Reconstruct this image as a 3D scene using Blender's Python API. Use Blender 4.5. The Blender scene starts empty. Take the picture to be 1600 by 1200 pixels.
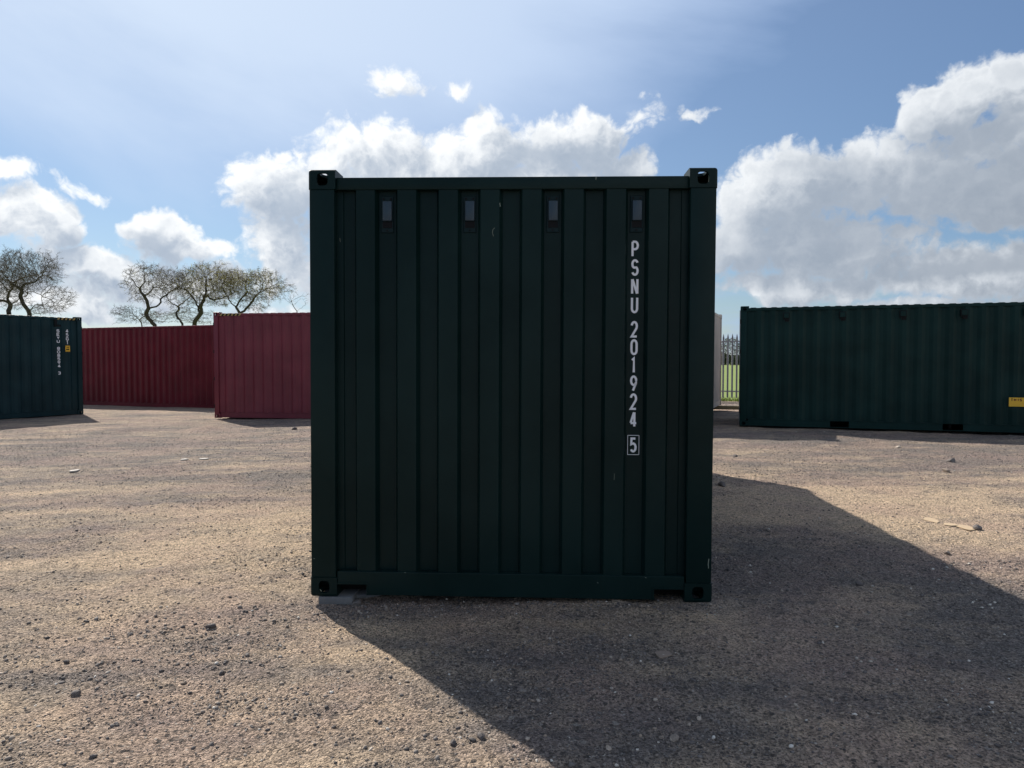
import bpy, bmesh, math, random
import numpy as np
from mathutils import Vector, Matrix
R = math.radians
random.seed(7)
SC = bpy.context.scene
COL = SC.collection

# ------------------------------------------------------------------ camera
FPX, PITCH, CAMZ = 1112.4, R(1.954), 1.44
cam_d = bpy.data.cameras.new('camera'); cam = bpy.data.objects.new('camera', cam_d); COL.objects.link(cam)
cam_d.sensor_width = 36; cam_d.lens = 36*FPX/1600; cam_d.clip_start = .05; cam_d.clip_end = 6000
cam.location = (0, 0, CAMZ); cam.rotation_euler = (R(90)-PITCH, 0, 0)
SC.camera = cam
SC.view_settings.view_transform = 'Standard'; SC.view_settings.look = 'None'
SC.view_settings.exposure = 0.35; SC.view_settings.gamma = 1
SC.view_settings.use_curve_mapping = False
SC.cycles.max_bounces = 5

# ------------------------------------------------------------------ sun
SUN_AZ, SUN_EL = R(-37.2), R(40)       # azimuth from +Y towards +X
sd = Vector((math.sin(SUN_AZ)*math.cos(SUN_EL), math.cos(SUN_AZ)*math.cos(SUN_EL), math.sin(SUN_EL)))
sl = bpy.data.lights.new('sun', 'SUN'); sun = bpy.data.objects.new('sun', sl); COL.objects.link(sun)
sl.energy = 4.9; sl.angle = R(.55); sl.color = (1, .93, .83)
sun.rotation_euler = sd.to_track_quat('Z', 'Y').to_euler(); sun.location = (-20, 20, 30)

# ------------------------------------------------------------------ node helper
class NT:
    def __init__(s, nt): s.nt = nt
    def n(s, t, **k):
        nd = s.nt.nodes.new(t)
        for a, v in k.items(): setattr(nd, a, v)
        return nd
    def put(s, sock, v):
        if v is None: return
        if hasattr(v, 'is_output') or isinstance(v, bpy.types.NodeSocket): s.nt.links.new(v, sock)
        else: sock.default_value = v
    def m(s, op, a, b=None, c=None, clamp=False):
        nd = s.n('ShaderNodeMath', operation=op, use_clamp=clamp)
        s.put(nd.inputs[0], a); s.put(nd.inputs[1], b); s.put(nd.inputs[2], c)
        return nd.outputs[0]
    def v(s, op, a, b=None, c=None):
        nd = s.n('ShaderNodeVectorMath', operation=op)
        s.put(nd.inputs[0], a)
        if op == 'SCALE': s.put(nd.inputs[3], b)
        else: s.put(nd.inputs[1], b)
        if c is not None: s.put(nd.inputs[2], c)
        return nd.outputs['Value'] if op in ('LENGTH', 'DOT_PRODUCT', 'DISTANCE') else nd.outputs[0]
    def noise(s, vec, scale, detail=2, rough=.5, out='Fac', lac=2.0, dist=0):
        nd = s.n('ShaderNodeTexNoise'); s.put(nd.inputs['Vector'], vec)
        nd.inputs['Scale'].default_value = scale; nd.inputs['Detail'].default_value = detail
        nd.inputs['Roughness'].default_value = rough; nd.inputs['Lacunarity'].default_value = lac
        nd.inputs['Distortion'].default_value = dist
        return nd.outputs[out]
    def ramp(s, f, lo, hi, a=0., b=1., smooth=True):
        nd = s.n('ShaderNodeMapRange', clamp=True)
        if smooth: nd.interpolation_type = 'SMOOTHSTEP'
        s.put(nd.inputs[0], f); s.put(nd.inputs[1], lo); s.put(nd.inputs[2], hi); s.put(nd.inputs[3], a); s.put(nd.inputs[4], b)
        return nd.outputs[0]
    def mix(s, f, a, b):
        nd = s.n('ShaderNodeMix', data_type='RGBA'); s.put(nd.inputs[0], f)
        s.put(nd.inputs[6], a); s.put(nd.inputs[7], b)
        return nd.outputs[2]

def rgb(r, g, b): return (r, g, b, 1)

# ------------------------------------------------------------------ world: clear sky with clouds
def pxdir(px, py):
    u = (px-800)/FPX; v = (562-py)/FPX
    az = math.atan(u); el = math.atan(v*math.cos(az))
    return az, el
# cloud clumps: centre x, y, half width, half height (in photo pixels of sky angle), strength
CUM = [(430,305,82,62,1),(480,290,80,58,1),(545,262,90,62,1),(620,245,85,60,1),(700,262,105,62,1),(760,235,75,55,1),
 (845,235,90,58,1),(925,228,70,60,1),(985,275,60,38,1),(440,385,75,62,1),(500,430,70,45,1),(590,330,190,110,1),(820,330,240,110,1),
 (1000,340,80,50,.7),
 (25,335,90,62,1),(90,362,52,38,1),(-60,300,90,70,1),(5,268,70,24,.8),
 (268,368,72,46,1),(225,352,40,28,.9),(325,392,58,28,.9),(140,410,110,36,.8),(250,440,260,42,.75),(60,470,200,40,.6),(440,490,110,36,.5),
 (1165,330,75,58,1),(1245,285,100,78,1),(1340,285,115,88,1),(1450,295,130,78,1),(1570,300,130,72,1),(1438,178,46,44,1),
 (1500,165,72,58,1),(1590,155,90,62,1),(1560,235,110,50,.9),(1150,395,110,55,.9),(1300,385,190,62,1),(1480,425,220,46,.9),(1250,445,200,34,.8),(1400,475,300,22,.6),
 (1590,405,90,40,.8),(1700,250,140,120,1),
 (605,122,50,30,.50),(648,138,26,18,.36),(722,150,34,22,.42),(1085,188,40,12,.34),(140,292,58,16,.42),(1000,190,60,26,.30)]

world = bpy.data.worlds.new('World'); SC.world = world; world.use_nodes = True
wt = world.node_tree; wt.nodes.clear(); W = NT(wt)
grp = bpy.data.node_groups.new('cloud_density', 'ShaderNodeTree')
grp.interface.new_socket('Dir', in_out='INPUT', socket_type='NodeSocketVector')
grp.interface.new_socket('D', in_out='OUTPUT', socket_type='NodeSocketFloat')
G = NT(grp); gi = G.n('NodeGroupInput'); go = G.n('NodeGroupOutput')
d0 = G.v('NORMALIZE', gi.outputs[0])
w1 = G.v('SCALE', G.v('SUBTRACT', G.noise(d0, 7, 3, .55, 'Color'), (.5,.5,.5)), .075)
w2 = G.v('SCALE', G.v('SUBTRACT', G.noise(d0, 26, 4, .6, 'Color'), (.5,.5,.5)), .022)
d1 = G.v('NORMALIZE', G.v('ADD', G.v('ADD', d0, w1), w2))
sx = G.n('ShaderNodeSeparateXYZ'); G.put(sx.inputs[0], d1)
az = G.m('ARCTAN2', sx.outputs[0], sx.outputs[1]); el = G.m('ARCSINE', sx.outputs[2])
cb = G.n('ShaderNodeCombineXYZ'); G.put(cb.inputs[0], az); G.put(cb.inputs[1], el)
p = cb.outputs[0]; B = None
for (cx, cy, rx, ry, a) in CUM:
    ca, ce = pxdir(cx, cy); s = math.cos(ca)**2
    q = G.v('MULTIPLY', G.v('SUBTRACT', p, (ca, ce, 0)), (FPX/rx/s, FPX/ry/math.cos(ca), 0))
    b = G.m('MULTIPLY', G.m('SUBTRACT', 1.0, G.v('LENGTH', q)), a)
    B = b if B is None else G.m('SMOOTH_MAX', B, b, .12)
# elsewhere round the sky: unseen cumulus, cover raised to send light into the shade
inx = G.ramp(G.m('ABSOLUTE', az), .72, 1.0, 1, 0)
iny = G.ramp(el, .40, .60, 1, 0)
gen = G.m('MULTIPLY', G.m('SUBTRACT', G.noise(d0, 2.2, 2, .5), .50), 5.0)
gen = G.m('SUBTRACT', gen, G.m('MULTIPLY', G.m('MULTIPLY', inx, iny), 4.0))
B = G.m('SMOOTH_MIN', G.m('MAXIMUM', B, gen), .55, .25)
def billow(vec, sc, det):
    return G.m('SUBTRACT', G.m('ABSOLUTE', G.m('SUBTRACT', G.m('MULTIPLY', G.noise(vec, sc, det, .5), 2), 1)), .22)
fb = G.m('SUBTRACT', G.noise(d0, 9, 9, .68), .5)
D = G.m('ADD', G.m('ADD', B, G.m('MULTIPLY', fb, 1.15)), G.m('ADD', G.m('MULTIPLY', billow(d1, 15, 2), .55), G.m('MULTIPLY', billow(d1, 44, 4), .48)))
G.put(go.inputs[0], D)

tc = W.n('ShaderNodeTexCoord'); dirv = tc.outputs['Generated']
def dens(vec):
    g = W.n('ShaderNodeGroup'); g.node_tree = grp; W.put(g.inputs[0], vec); return g.outputs[0]
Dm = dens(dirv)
Ds = dens(W.v('ADD', dirv, tuple(sd*.05)))
sky = W.n('ShaderNodeTexSky', sky_type='NISHITA'); sky.sun_disc = False
sky.sun_elevation = SUN_EL; sky.sun_rotation = SUN_AZ; sky.air_density = 1.15; sky.dust_density = .25; sky.ozone_density = 2.4
bg_sky = W.n('ShaderNodeBackground'); W.put(bg_sky.inputs[0], W.v('MULTIPLY', sky.outputs[0], (.84, .95, 1.08))); bg_sky.inputs[1].default_value = .064
# nearness to the sun drives how strongly thin cloud is lit from behind
sdot = W.v('DOT_PRODUCT', W.v('NORMALIZE', dirv), tuple(sd))
near = W.ramp(sdot, .15, 1.0, 0, 1, False)
alpha = W.ramp(Dm, -.04, .30)
thick = W.ramp(Dm, .03, .62)
edge = W.ramp(W.m('SUBTRACT', Dm, Ds), -.22, .42)
lit = W.m('ADD', W.m('MULTIPLY', edge, .75), W.m('MULTIPLY', W.m('SUBTRACT', 1.0, thick), .45), clamp=True)
shade_c = W.mix(near, rgb(.23,.265,.315), rgb(.36,.43,.53))
lit_c = W.mix(near, rgb(.52,.56,.61), rgb(.90,.91,.91))
TK = None
tcv = W.n('ShaderNodeCombineXYZ'); sq = W.n('ShaderNodeSeparateXYZ')
W.put(sq.inputs[0], W.v('NORMALIZE', W.v('ADD', dirv, W.v('SCALE', W.v('SUBTRACT', W.noise(dirv, 9, 5, .6, 'Color'), (.5,.5,.5)), .16))))
W.put(tcv.inputs[0], W.m('ARCTAN2', sq.outputs[0], sq.outputs[1])); W.put(tcv.inputs[1], W.m('ARCSINE', sq.outputs[2]))
for (cx, cy, rx, ry) in [(1330,350,250,90),(1520,300,170,95),(1190,410,150,70),(1490,215,90,50),(1600,330,120,60),(268,392,75,34),(880,262,190,34),(60,390,90,34),(470,350,60,70),(1450,420,260,30)]:
    ca, ce = pxdir(cx, cy)
    qv = W.v('LENGTH', W.v('MULTIPLY', W.v('SUBTRACT', tcv.outputs[0], (ca, ce, 0)), (FPX/rx, FPX/ry, 0)))
    bq = W.ramp(qv, .25, 1.15, 1, 0); TK = bq if TK is None else W.m('MAXIMUM', TK, bq)
lit = W.m('ADD', lit, W.m('MULTIPLY', W.m('SUBTRACT', W.noise(dirv, 19, 6, .62), .5), 1.0), clamp=True)
lit = W.m('MULTIPLY', lit, W.m('SUBTRACT', 1.0, W.m('MULTIPLY', TK, .78)))
# unseen clouds opposite the sun: front-lit brightness put in colour to lift shade
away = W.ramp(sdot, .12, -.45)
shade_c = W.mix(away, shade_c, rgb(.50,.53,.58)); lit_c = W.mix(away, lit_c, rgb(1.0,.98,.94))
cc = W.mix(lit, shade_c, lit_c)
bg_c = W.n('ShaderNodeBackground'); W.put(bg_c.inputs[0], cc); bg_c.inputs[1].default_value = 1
# high thin veil, brightest towards the sun
sxy = W.n('ShaderNodeSeparateXYZ'); W.put(sxy.inputs[0], W.v('NORMALIZE', dirv))
vaz = W.m('ARCTAN2', sxy.outputs[0], sxy.outputs[1]); vel = W.m('ARCSINE', sxy.outputs[2])
vc = W.n('ShaderNodeCombineXYZ'); W.put(vc.inputs[0], vaz); W.put(vc.inputs[1], vel)
rot = W.n('ShaderNodeVectorRotate', rotation_type='Z_AXIS'); W.put(rot.inputs[0], vc.outputs[0]); rot.inputs['Angle'].default_value = R(12)
st = W.v('MULTIPLY', rot.outputs[0], (1.0, 2.7, 1))
stn = W.m('SUBTRACT', W.noise(st, 1.9, 6, .55, dist=.25), .5)
va, ve = pxdir(470, -210)
vq = W.v('LENGTH', W.v('MULTIPLY', W.v('SUBTRACT', vc.outputs[0], (va, ve, 0)), (1/.82, 1/.40, 0)))
vb = W.m('ADD', W.m('SUBTRACT', 1.12, vq), W.m('MULTIPLY', stn, .75))
veil = W.m('MULTIPLY', W.ramp(vb, -.05, .62), .88)
low = W.m('MULTIPLY', W.ramp(vel, -.02, .24, 1, 0), W.ramp(W.noise(W.v('MULTIPLY', dirv, (3, 3, 16)), 2.2, 6, .6), .30, .66, .15, .70))
veil = W.m('MAXIMUM', W.m('MAXIMUM', veil, .18), low)
veil_c = W.mix(near, rgb(.12,.27,.60), rgb(.60,.69,.81))
bg_v = W.n('ShaderNodeBackground'); W.put(bg_v.inputs[0], veil_c); bg_v.inputs[1].default_value = 1
mx1 = W.n('ShaderNodeMixShader'); W.put(mx1.inputs[0], veil); W.put(mx1.inputs[1], bg_sky.outputs[0]); W.put(mx1.inputs[2], bg_v.outputs[0])
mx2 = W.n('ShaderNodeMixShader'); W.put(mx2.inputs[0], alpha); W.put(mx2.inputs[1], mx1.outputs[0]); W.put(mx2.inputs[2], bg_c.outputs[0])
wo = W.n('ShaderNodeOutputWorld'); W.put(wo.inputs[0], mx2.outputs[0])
world.cycles.sampling_method = 'MANUAL'; world.cycles.sample_map_resolution = 512

# ------------------------------------------------------------------ materials
def material(name):
    m = bpy.data.materials.new(name); m.use_nodes = True; m.node_tree.nodes.clear()
    T = NT(m.node_tree); b = T.n('ShaderNodeBsdfPrincipled'); o = T.n('ShaderNodeOutputMaterial')
    T.put(o.inputs[0], b.outputs[0]); return m, T, b

def paint(name, col, rough=.42, var=.25, dirt=(.10,.085,.07), dirt_amt=.5, spec=.35, rust=0.0, wave=.25):
    m, T, b = material(name); tc = T.n('ShaderNodeTexCoord'); o = tc.outputs['Object']
    n1 = T.noise(o, 1.3, 5, .6); n2 = T.noise(o, 38, 4, .7)
    dark = tuple(c*(1-var) for c in col); light = tuple(min(1, c*(1+var)+.003) for c in col)
    c = T.mix(T.ramp(n1, .3, .7), rgb(*dark), rgb(*light))
    # faint dust runs and settled grime
    s = T.v('MULTIPLY', o, (9, 9, .55)); n3 = T.noise(s, 1.6, 5, .65)
    sz = T.n('ShaderNodeSeparateXYZ'); T.put(sz.inputs[0], o)
    low = T.ramp(sz.outputs[2], .0, .75, 1, .28)
    f = T.m('MULTIPLY', T.m('MULTIPLY', T.ramp(n3, .48, .80), low), dirt_amt)
    c = T.mix(f, c, rgb(*dirt))
    # tiny chips and scuffs
    ch = T.ramp(T.noise(o, 21, 6, .8), .735, .76)
    c = T.mix(T.m('MULTIPLY', ch, .45), c, rgb(.16, .15, .12))
    if rust > 0:
        rn = T.ramp(T.noise(o, 3.1, 8, .72), .64, .70); c = T.mix(T.m('MULTIPLY', rn, rust), c, rgb(.13,.05,.02))
    T.put(b.inputs['Base Color'], c)
    T.put(b.inputs['Roughness'], T.ramp(n2, .2, .8, rough-.06, rough+.14, False))
    b.inputs['Specular IOR Level'].default_value = spec
    bp = T.n('ShaderNodeBump'); bp.inputs['Strength'].default_value = wave; bp.inputs['Distance'].default_value = .012
    T.put(bp.inputs['Height'], T.m('ADD', T.noise(o, 2.6, 2, .5), T.m('MULTIPLY', n2, .04)))
    T.put(b.inputs['Normal'], bp.outputs[0]); return m

def plain(name, col, rough=.6, var=.2, scale=30, metal=0, bump=.2, spec=.5):
    m, T, b = material(name); b.inputs['Specular IOR Level'].default_value = spec; tc = T.n('ShaderNodeTexCoord'); o = tc.outputs['Object']
    n = T.noise(o, scale, 5, .65)
    T.put(b.inputs['Base Color'], T.mix(n, rgb(*[c*(1-var) for c in col]), rgb(*[min(1, c*(1+var)) for c in col])))
    b.inputs['Roughness'].default_value = rough; b.inputs['Metallic'].default_value = metal
    bp = T.n('ShaderNodeBump'); bp.inputs['Strength'].default_value = bump; bp.inputs['Distance'].default_value = .01
    T.put(bp.inputs['Height'], n); T.put(b.inputs['Normal'], bp.outputs[0]); return m

M_GREEN = paint('dark_green_paint', (.0018,.0145,.0138), .36, .16, dirt_amt=.02, spec=.15)
M_GREEN2 = paint('green_paint_right', (.0024,.0225,.0205), .42, .22, dirt_amt=.03, spec=.15)
M_TEAL = paint('blue_green_paint', (.0050,.0265,.0325), .42, .2, dirt_amt=.03, spec=.17)
M_RED = paint('maroon_paint', (.148,.022,.036), .40, .14, dirt=(.14,.07,.06), dirt_amt=.2)
M_RED2 = paint('crimson_paint', (.120,.006,.015), .40, .16, dirt=(.10,.03,.03), dirt_amt=.12, spec=.2)
M_WHITE = paint('off_white_paint', (.50,.43,.39), .55, .08, dirt=(.30,.22,.15), dirt_amt=.6, rust=.6)
M_DARK = plain('dark_underside', (.006,.006,.006), .8, spec=.1)
M_VENT = plain('vent_plastic', (.008,.022,.026), .5, .15, spec=.12)
M_SHUT = plain('vent_hood', (.022,.044,.064), .35, .1, spec=.4)
M_LETTER = plain('white_lettering', (.80,.82,.86), .5, .06, 60, 0, .05)
M_CHIP = plain('paint_chip', (.20,.24,.20), .7, .3, 60)
M_YELLOW = plain('yellow_sign', (.78,.46,.03), .5, .06, 20, 0, .05)
M_FADED = plain('faded_hazard_yellow', (.36,.26,.09), .6, .2, 20)
M_INK = plain('brown_red_ink', (.16,.03,.01), .6)
M_BLACK = plain('black_marking', (.004,.004,.005), .5, spec=.15)
M_STEEL = plain('galvanised_steel', (.30,.31,.33), .45, .25, 14, .6)
M_BARK = plain('oak_bark', (.055,.045,.034), .9, .5, 6, 0, .6)
M_TWIG = plain('oak_twigs', (.11,.088,.06), .9, .3, 3)
M_CONC = plain('concrete_slab', (.15,.155,.16), .9, .35, 25, 0, .7)
M_WOOD = plain('weathered_timber', (.36,.27,.15), .8, .3, 20, 0, .4)
M_RUBBER = plain('door_gasket', (.008,.010,.011), .7, spec=.15)

# ------------------------------------------------------------------ object helpers
def link(o, parent=None):
    COL.objects.link(o)
    if parent: o.parent = parent
    return o
def obj_from(name, verts, faces, mat, parent=None, smooth=False):
    me = bpy.data.meshes.new(name); me.from_pydata([tuple(v) for v in verts], [], faces); me.update()
    if mat: me.materials.append(mat)
    if smooth: me.polygons.foreach_set('use_smooth', [True]*len(me.polygons))
    return link(bpy.data.objects.new(name, me), parent)
def np_mesh(name, V, F, mat, parent=None, smooth=False):
    me = bpy.data.meshes.new(name); V = np.asarray(V, np.float32); F = np.asarray(F, np.int32)
    k = F.shape[1]
    me.vertices.add(len(V)); me.vertices.foreach_set('co', V.ravel())
    me.loops.add(F.size); me.loops.foreach_set('vertex_index', F.ravel())
    me.polygons.add(len(F)); me.polygons.foreach_set('loop_start', np.arange(0, F.size, k, dtype=np.int32))
    me.polygons.foreach_set('loop_total', np.full(len(F), k, np.int32))
    if smooth: me.polygons.foreach_set('use_smooth', np.ones(len(F), bool))
    me.update(calc_edges=True); me.validate()
    if mat: me.materials.append(mat)
    return link(bpy.data.objects.new(name, me), parent)
class MB:
    def __init__(s): s.v = []; s.f = []
    def box(s, x0, x1, y0, y1, z0, z1):
        i = len(s.v); s.v += [(x,y,z) for z in (z0,z1) for y in (y0,y1) for x in (x0,x1)]
        s.f += [(i,i+2,i+3,i+1),(i+4,i+5,i+7,i+6),(i,i+1,i+5,i+4),(i+2,i+6,i+7,i+3),(i,i+4,i+6,i+2),(i+1,i+3,i+7,i+5)]; return s
    def prism(s, poly, axis, a, b):
        # poly: list of 2-D points in the plane normal to axis
        i = len(s.v); n = len(poly)
        def P(q, t): return {'x':(t,q[0],q[1]), 'y':(q[0],t,q[1]), 'z':(q[0],q[1],t)}[axis]
        s.v += [P(q,a) for q in poly] + [P(q,b) for q in poly]
        s.f += [tuple(range(i, i+n))[::-1], tuple(range(i+n, i+2*n))] + [(i+k, i+(k+1)%n, i+n+(k+1)%n, i+n+k) for k in range(n)]; return s
    def cyl(s, c, r, axis, a, b, n=10):
        return s.prism([(c[0]+r*math.cos(2*math.pi*k/n), c[1]+r*math.sin(2*math.pi*k/n)) for k in range(n)], axis, a, b)
    def build(s, name, mat, parent=None, bevel=0, seg=2):
        o = obj_from(name, s.v, s.f, mat, parent)
        bm = bmesh.new(); bm.from_mesh(o.data); bmesh.ops.recalc_face_normals(bm, faces=bm.faces)
        if bevel: bmesh.ops.bevel(bm, geom=bm.edges[:], offset=bevel, segments=seg, affect='EDGES', profile=.6)
        bm.to_mesh(o.data); bm.free()
        if bevel:
            o.data.polygons.foreach_set('use_smooth', [True]*len(o.data.polygons))
            try: o.data.set_sharp_from_angle(angle=R(35))
            except Exception: pass
        return o
def empty(name, label=None, cat=None, loc=(0,0,0), rot=(0,0,0), group=None):
    o = bpy.data.objects.new(name, None); COL.objects.link(o); o.location = loc; o.rotation_euler = rot; o.empty_display_size = .3
    tag(o, label, cat, group); return o
def tag(o, label=None, cat=None, group=None, kind=None):
    if label: o['label'] = label
    if cat: o['category'] = cat
    if group: o['group'] = group
    if kind: o['kind'] = kind
    return o
def instance(src, name, parent, loc=(0,0,0), rot=(0,0,0), scale=(1,1,1)):
    o = bpy.data.objects.new(name, src.data if hasattr(src, 'data') else src); link(o, parent)
    o.location = loc; o.rotation_euler = rot; o.scale = scale; return o
def PX(px, py, Y):
    """point of the place seen at a photo pixel, at depth Y"""
    xc = (px-800)/FPX; zc = (600-py)/FPX
    dy = math.cos(PITCH)+zc*math.sin(PITCH); dz = -math.sin(PITCH)+zc*math.cos(PITCH)
    return Vector((xc*Y/dy, Y, CAMZ+dz*Y/dy))
def PG(px, py, z=0):
    xc = (px-800)/FPX; zc = (600-py)/FPX
    dy = math.cos(PITCH)+zc*math.sin(PITCH); dz = -math.sin(PITCH)+zc*math.cos(PITCH)
    t = (z-CAMZ)/dz; return Vector((xc*t, dy*t, z))

# ------------------------------------------------------------------ ground
rng = np.random.default_rng(11)
_T = rng.random((256, 256)).astype(np.float32)
def vnoise(x, y):
    xi = np.floor(x).astype(int); yi = np.floor(y).astype(int); fx = x-xi; fy = y-yi
    fx = fx*fx*(3-2*fx); fy = fy*fy*(3-2*fy)
    a = _T[yi&255, xi&255]; b = _T[yi&255, (xi+1)&255]; c = _T[(yi+1)&255, xi&255]; d = _T[(yi+1)&255, (xi+1)&255]
    return (a*(1-fx)+b*fx)*(1-fy)+(c*(1-fx)+d*fx)*fy - .5
def rot2(x, y, a): return x*math.cos(a)-y*math.sin(a), x*math.sin(a)+y*math.cos(a)
def sst(a, b, t):
    t = np.clip((t-a)/(b-a), 0, 1); return t*t*(3-2*t)
def macro(x, y):
    h = -.17*sst(7, 18, y)*sst(0, -8, x) - .06*sst(20, 30, y)
    h = h + .075*np.exp(-((x-1.9)/.75)**2-((y-8.2)/.8)**2)
    h = h - .035*np.exp(-((x+1.0)/1.2)**2-((y-4.3)/.9)**2) - .020
    h = h + .10*np.exp(-((x+7.05)/.35)**2-((y-16.4)/.45)**2) + .07*np.exp(-((x+8.8)/.6)**2-((y-16.2)/.35)**2)
    h = h + .05*np.exp(-((x-6.1)/.8)**2-((y-12.6)/.35)**2)
    return h
def relief(x, y, cell):
    h = np.zeros_like(x)
    for k, (wl, amp) in enumerate([(3.1,.026),(1.3,.009),(.55,.0065),(.24,.0070),(.11,.0066),(.055,.0048),(.028,.0030),(.015,.0015)]):
        w = np.clip((wl/cell-1.6)/2.0, 0, 1)
        rx, ry = rot2(x, y, .6+k*1.1); h = h + amp*2*w*vnoise(rx/wl+17.3*k, ry/wl+9.1*k)
    # shallow wheel scrapes running across the yard
    rx, ry = rot2(x, y, -.16); h = h + .010*vnoise(rx/3.5+3, ry/.33+8)*np.clip((.33/cell-1.6)/2, 0, 1)
    rx, ry = rot2(x, y, .55); h = h + .006*vnoise(rx/1.4+31, ry/.12+5)*np.clip((.12/cell-1.6)/2, 0, 1)
    return h
def ground_z(x, y, cell=.03):
    x = np.asarray(x, float); y = np.asarray(y, float); return macro(x, y)+relief(x, y, np.asarray(cell, float)+0*x)
def gz(x, y): return float(ground_z(np.array([x]), np.array([y]))[0])

fine = np.arange(R(-47), R(47), .00235)
coarse = np.concatenate([np.linspace(R(47), R(313), 90)])
th = np.concatenate([fine, coarse]); 
rr = [.9]
while rr[-1] < 46: rr.append(rr[-1]*(1+.0026*(1 if 1.9 < rr[-1] < 14 else 1.8)))
while rr[-1] < 3500: rr.append(rr[-1]*1.12)
rr = np.array(rr); nth = len(th); nr = len(rr)
TH, RR = np.meshgrid(th, rr); GX = RR*np.sin(TH); GY = RR*np.cos(TH)
front = (np.cos(TH) > .6)
cell = np.where(front, RR*.0026, RR*.06)
GZ = ground_z(GX, GY, cell)
# no relief poking up under the boxes
V = np.stack([GX, GY, GZ], -1).reshape(-1, 3)
V = np.vstack([V, [[0, 0, float(GZ[0].mean())]]])
ii = np.arange(nr-1)[:, None]*nth; jj = np.arange(nth)[None, :]; j2 = (jj+1) % nth
F = np.stack([ii+jj, ii+nth+jj, ii+nth+j2, ii+j2], -1).reshape(-1, 4)[:, ::-1]
YARD_A, YARD_B = Vector((2, 27.2)), Vector((12, 23.6))    # fence line
def beyond(x, y): return ((y-YARD_A.y)-(x-YARD_A.x)*(YARD_B.y-YARD_A.y)/(YARD_B.x-YARD_A.x)*np.where(x > -2, 1, .35)) > .25
cx = V[F].mean(1); bey = beyond(cx[:, 0], cx[:, 1])
centre = np.stack([np.full(nth, len(V)-1), jj[0], j2[0]], -1)

def gcol_masks(x, y):
    """0 grey stony .. 1 beige dust, in place coordinates"""
    t = np.full(x.shape, .42)
    def patch(px, py, rx, ry, a):
        nonlocal t
        c = PG(px, py); r = PG(px+rx, py)-c; f = (PG(px, py-ry)-PG(px, py+ry))/2
        t = t + a*np.exp(-((x-c.x)/abs(r.x))**2-((y-c.y)/abs(f.y))**2)
    for q in [(420,815,230,45,.65),(150,760,300,30,.10),(250,900,240,50,.30),(1330,780,250,34,.55),(1500,820,200,40,.35),(1380,925,110,32,.45),
              (1230,800,140,22,.3),(950,975,200,28,.18),(620,1010,120,30,.1),(450,1080,220,60,.35),(90,960,120,40,.15),(760,1180,90,40,.4),(560,1150,200,60,.25),
              (1250,1010,130,40,.2),(200,1180,200,50,.2),
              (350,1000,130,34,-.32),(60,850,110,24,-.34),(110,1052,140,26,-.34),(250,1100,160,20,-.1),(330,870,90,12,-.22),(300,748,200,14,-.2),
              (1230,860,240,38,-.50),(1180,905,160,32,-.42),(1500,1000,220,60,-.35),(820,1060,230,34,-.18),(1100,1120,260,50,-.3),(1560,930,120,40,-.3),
              (1500,690,500,28,-.35),(300,680,420,34,-.34),(1250,720,200,20,-.15),(820,1160,60,40,-.2)]: patch(*q)
    for (c0, sl_, w_) in [(5.6,.10,.13),(7.35,.12,.15),(3.3,-.22,.10),(10.4,.03,.2),(12.6,.05,.22)]:
        dd_ = y-c0-sl_*x-.25*np.sin(x*.45+c0); t = t + .20*np.exp(-(dd_/w_)**2)*(.55+1.6*vnoise(x/1.3+c0, y/1.3)) - .13*np.exp(-((dd_-w_*2)/(w_*.8))**2)
    rx, ry = rot2(x, y, -.15)
    for (lx, ly, a) in [(1.9,.75,.42),(.8,.28,.44),(.34,.13,.36),(.12,.07,.30)]: t = t + a*2*.6*vnoise(rx/lx+5, ry/ly+2.7)
    return np.clip(t, 0, 1)
tan = gcol_masks(V[:, 0], V[:, 1]).astype(np.float32)

def attr(o, name, arr):
    a = o.data.attributes.new(name, 'FLOAT', 'POINT'); a.data.foreach_set('value', arr.astype(np.float32))
def submesh(V, F):
    u, inv = np.unique(F, return_inverse=True); return V[u], inv.reshape(F.shape), u

m_ground, T, b = material('compacted_stony_dirt'); tcg = T.n('ShaderNodeTexCoord').outputs['Object']
at = T.n('ShaderNodeAttribute', attribute_name='dust').outputs['Fac']
f1 = T.noise(tcg, 9, 6, .7); f2 = T.noise(tcg, 70, 5, .75); f3 = T.noise(tcg, 230, 3, .7)
tt = T.m('ADD', at, T.m('MULTIPLY', T.m('SUBTRACT', f1, .5), .8), clamp=True)
base = T.mix(tt, rgb(.270,.236,.214), rgb(.72,.550,.385))
warm = T.ramp(T.noise(tcg, .9, 4, .6), .40, .66)
base = T.mix(T.m('MULTIPLY', warm, .42), base, rgb(.50,.345,.295))
vor = T.n('ShaderNodeTexVoronoi'); T.put(vor.inputs['Vector'], tcg); vor.inputs['Scale'].default_value = 105; vor.inputs['Randomness'].default_value = 1
cell_v = T.n('ShaderNodeSeparateColor'); T.put(cell_v.inputs[0], vor.outputs['Color'])
gr = T.ramp(cell_v.outputs[0], 0, 1, .52, 1.42, False)
k = T.m('MULTIPLY', gr, T.ramp(f2, .3, .7, .70, 1.28, False))
base = T.v('MULTIPLY', base, T.v('SCALE', (1,1,1), k))
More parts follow.
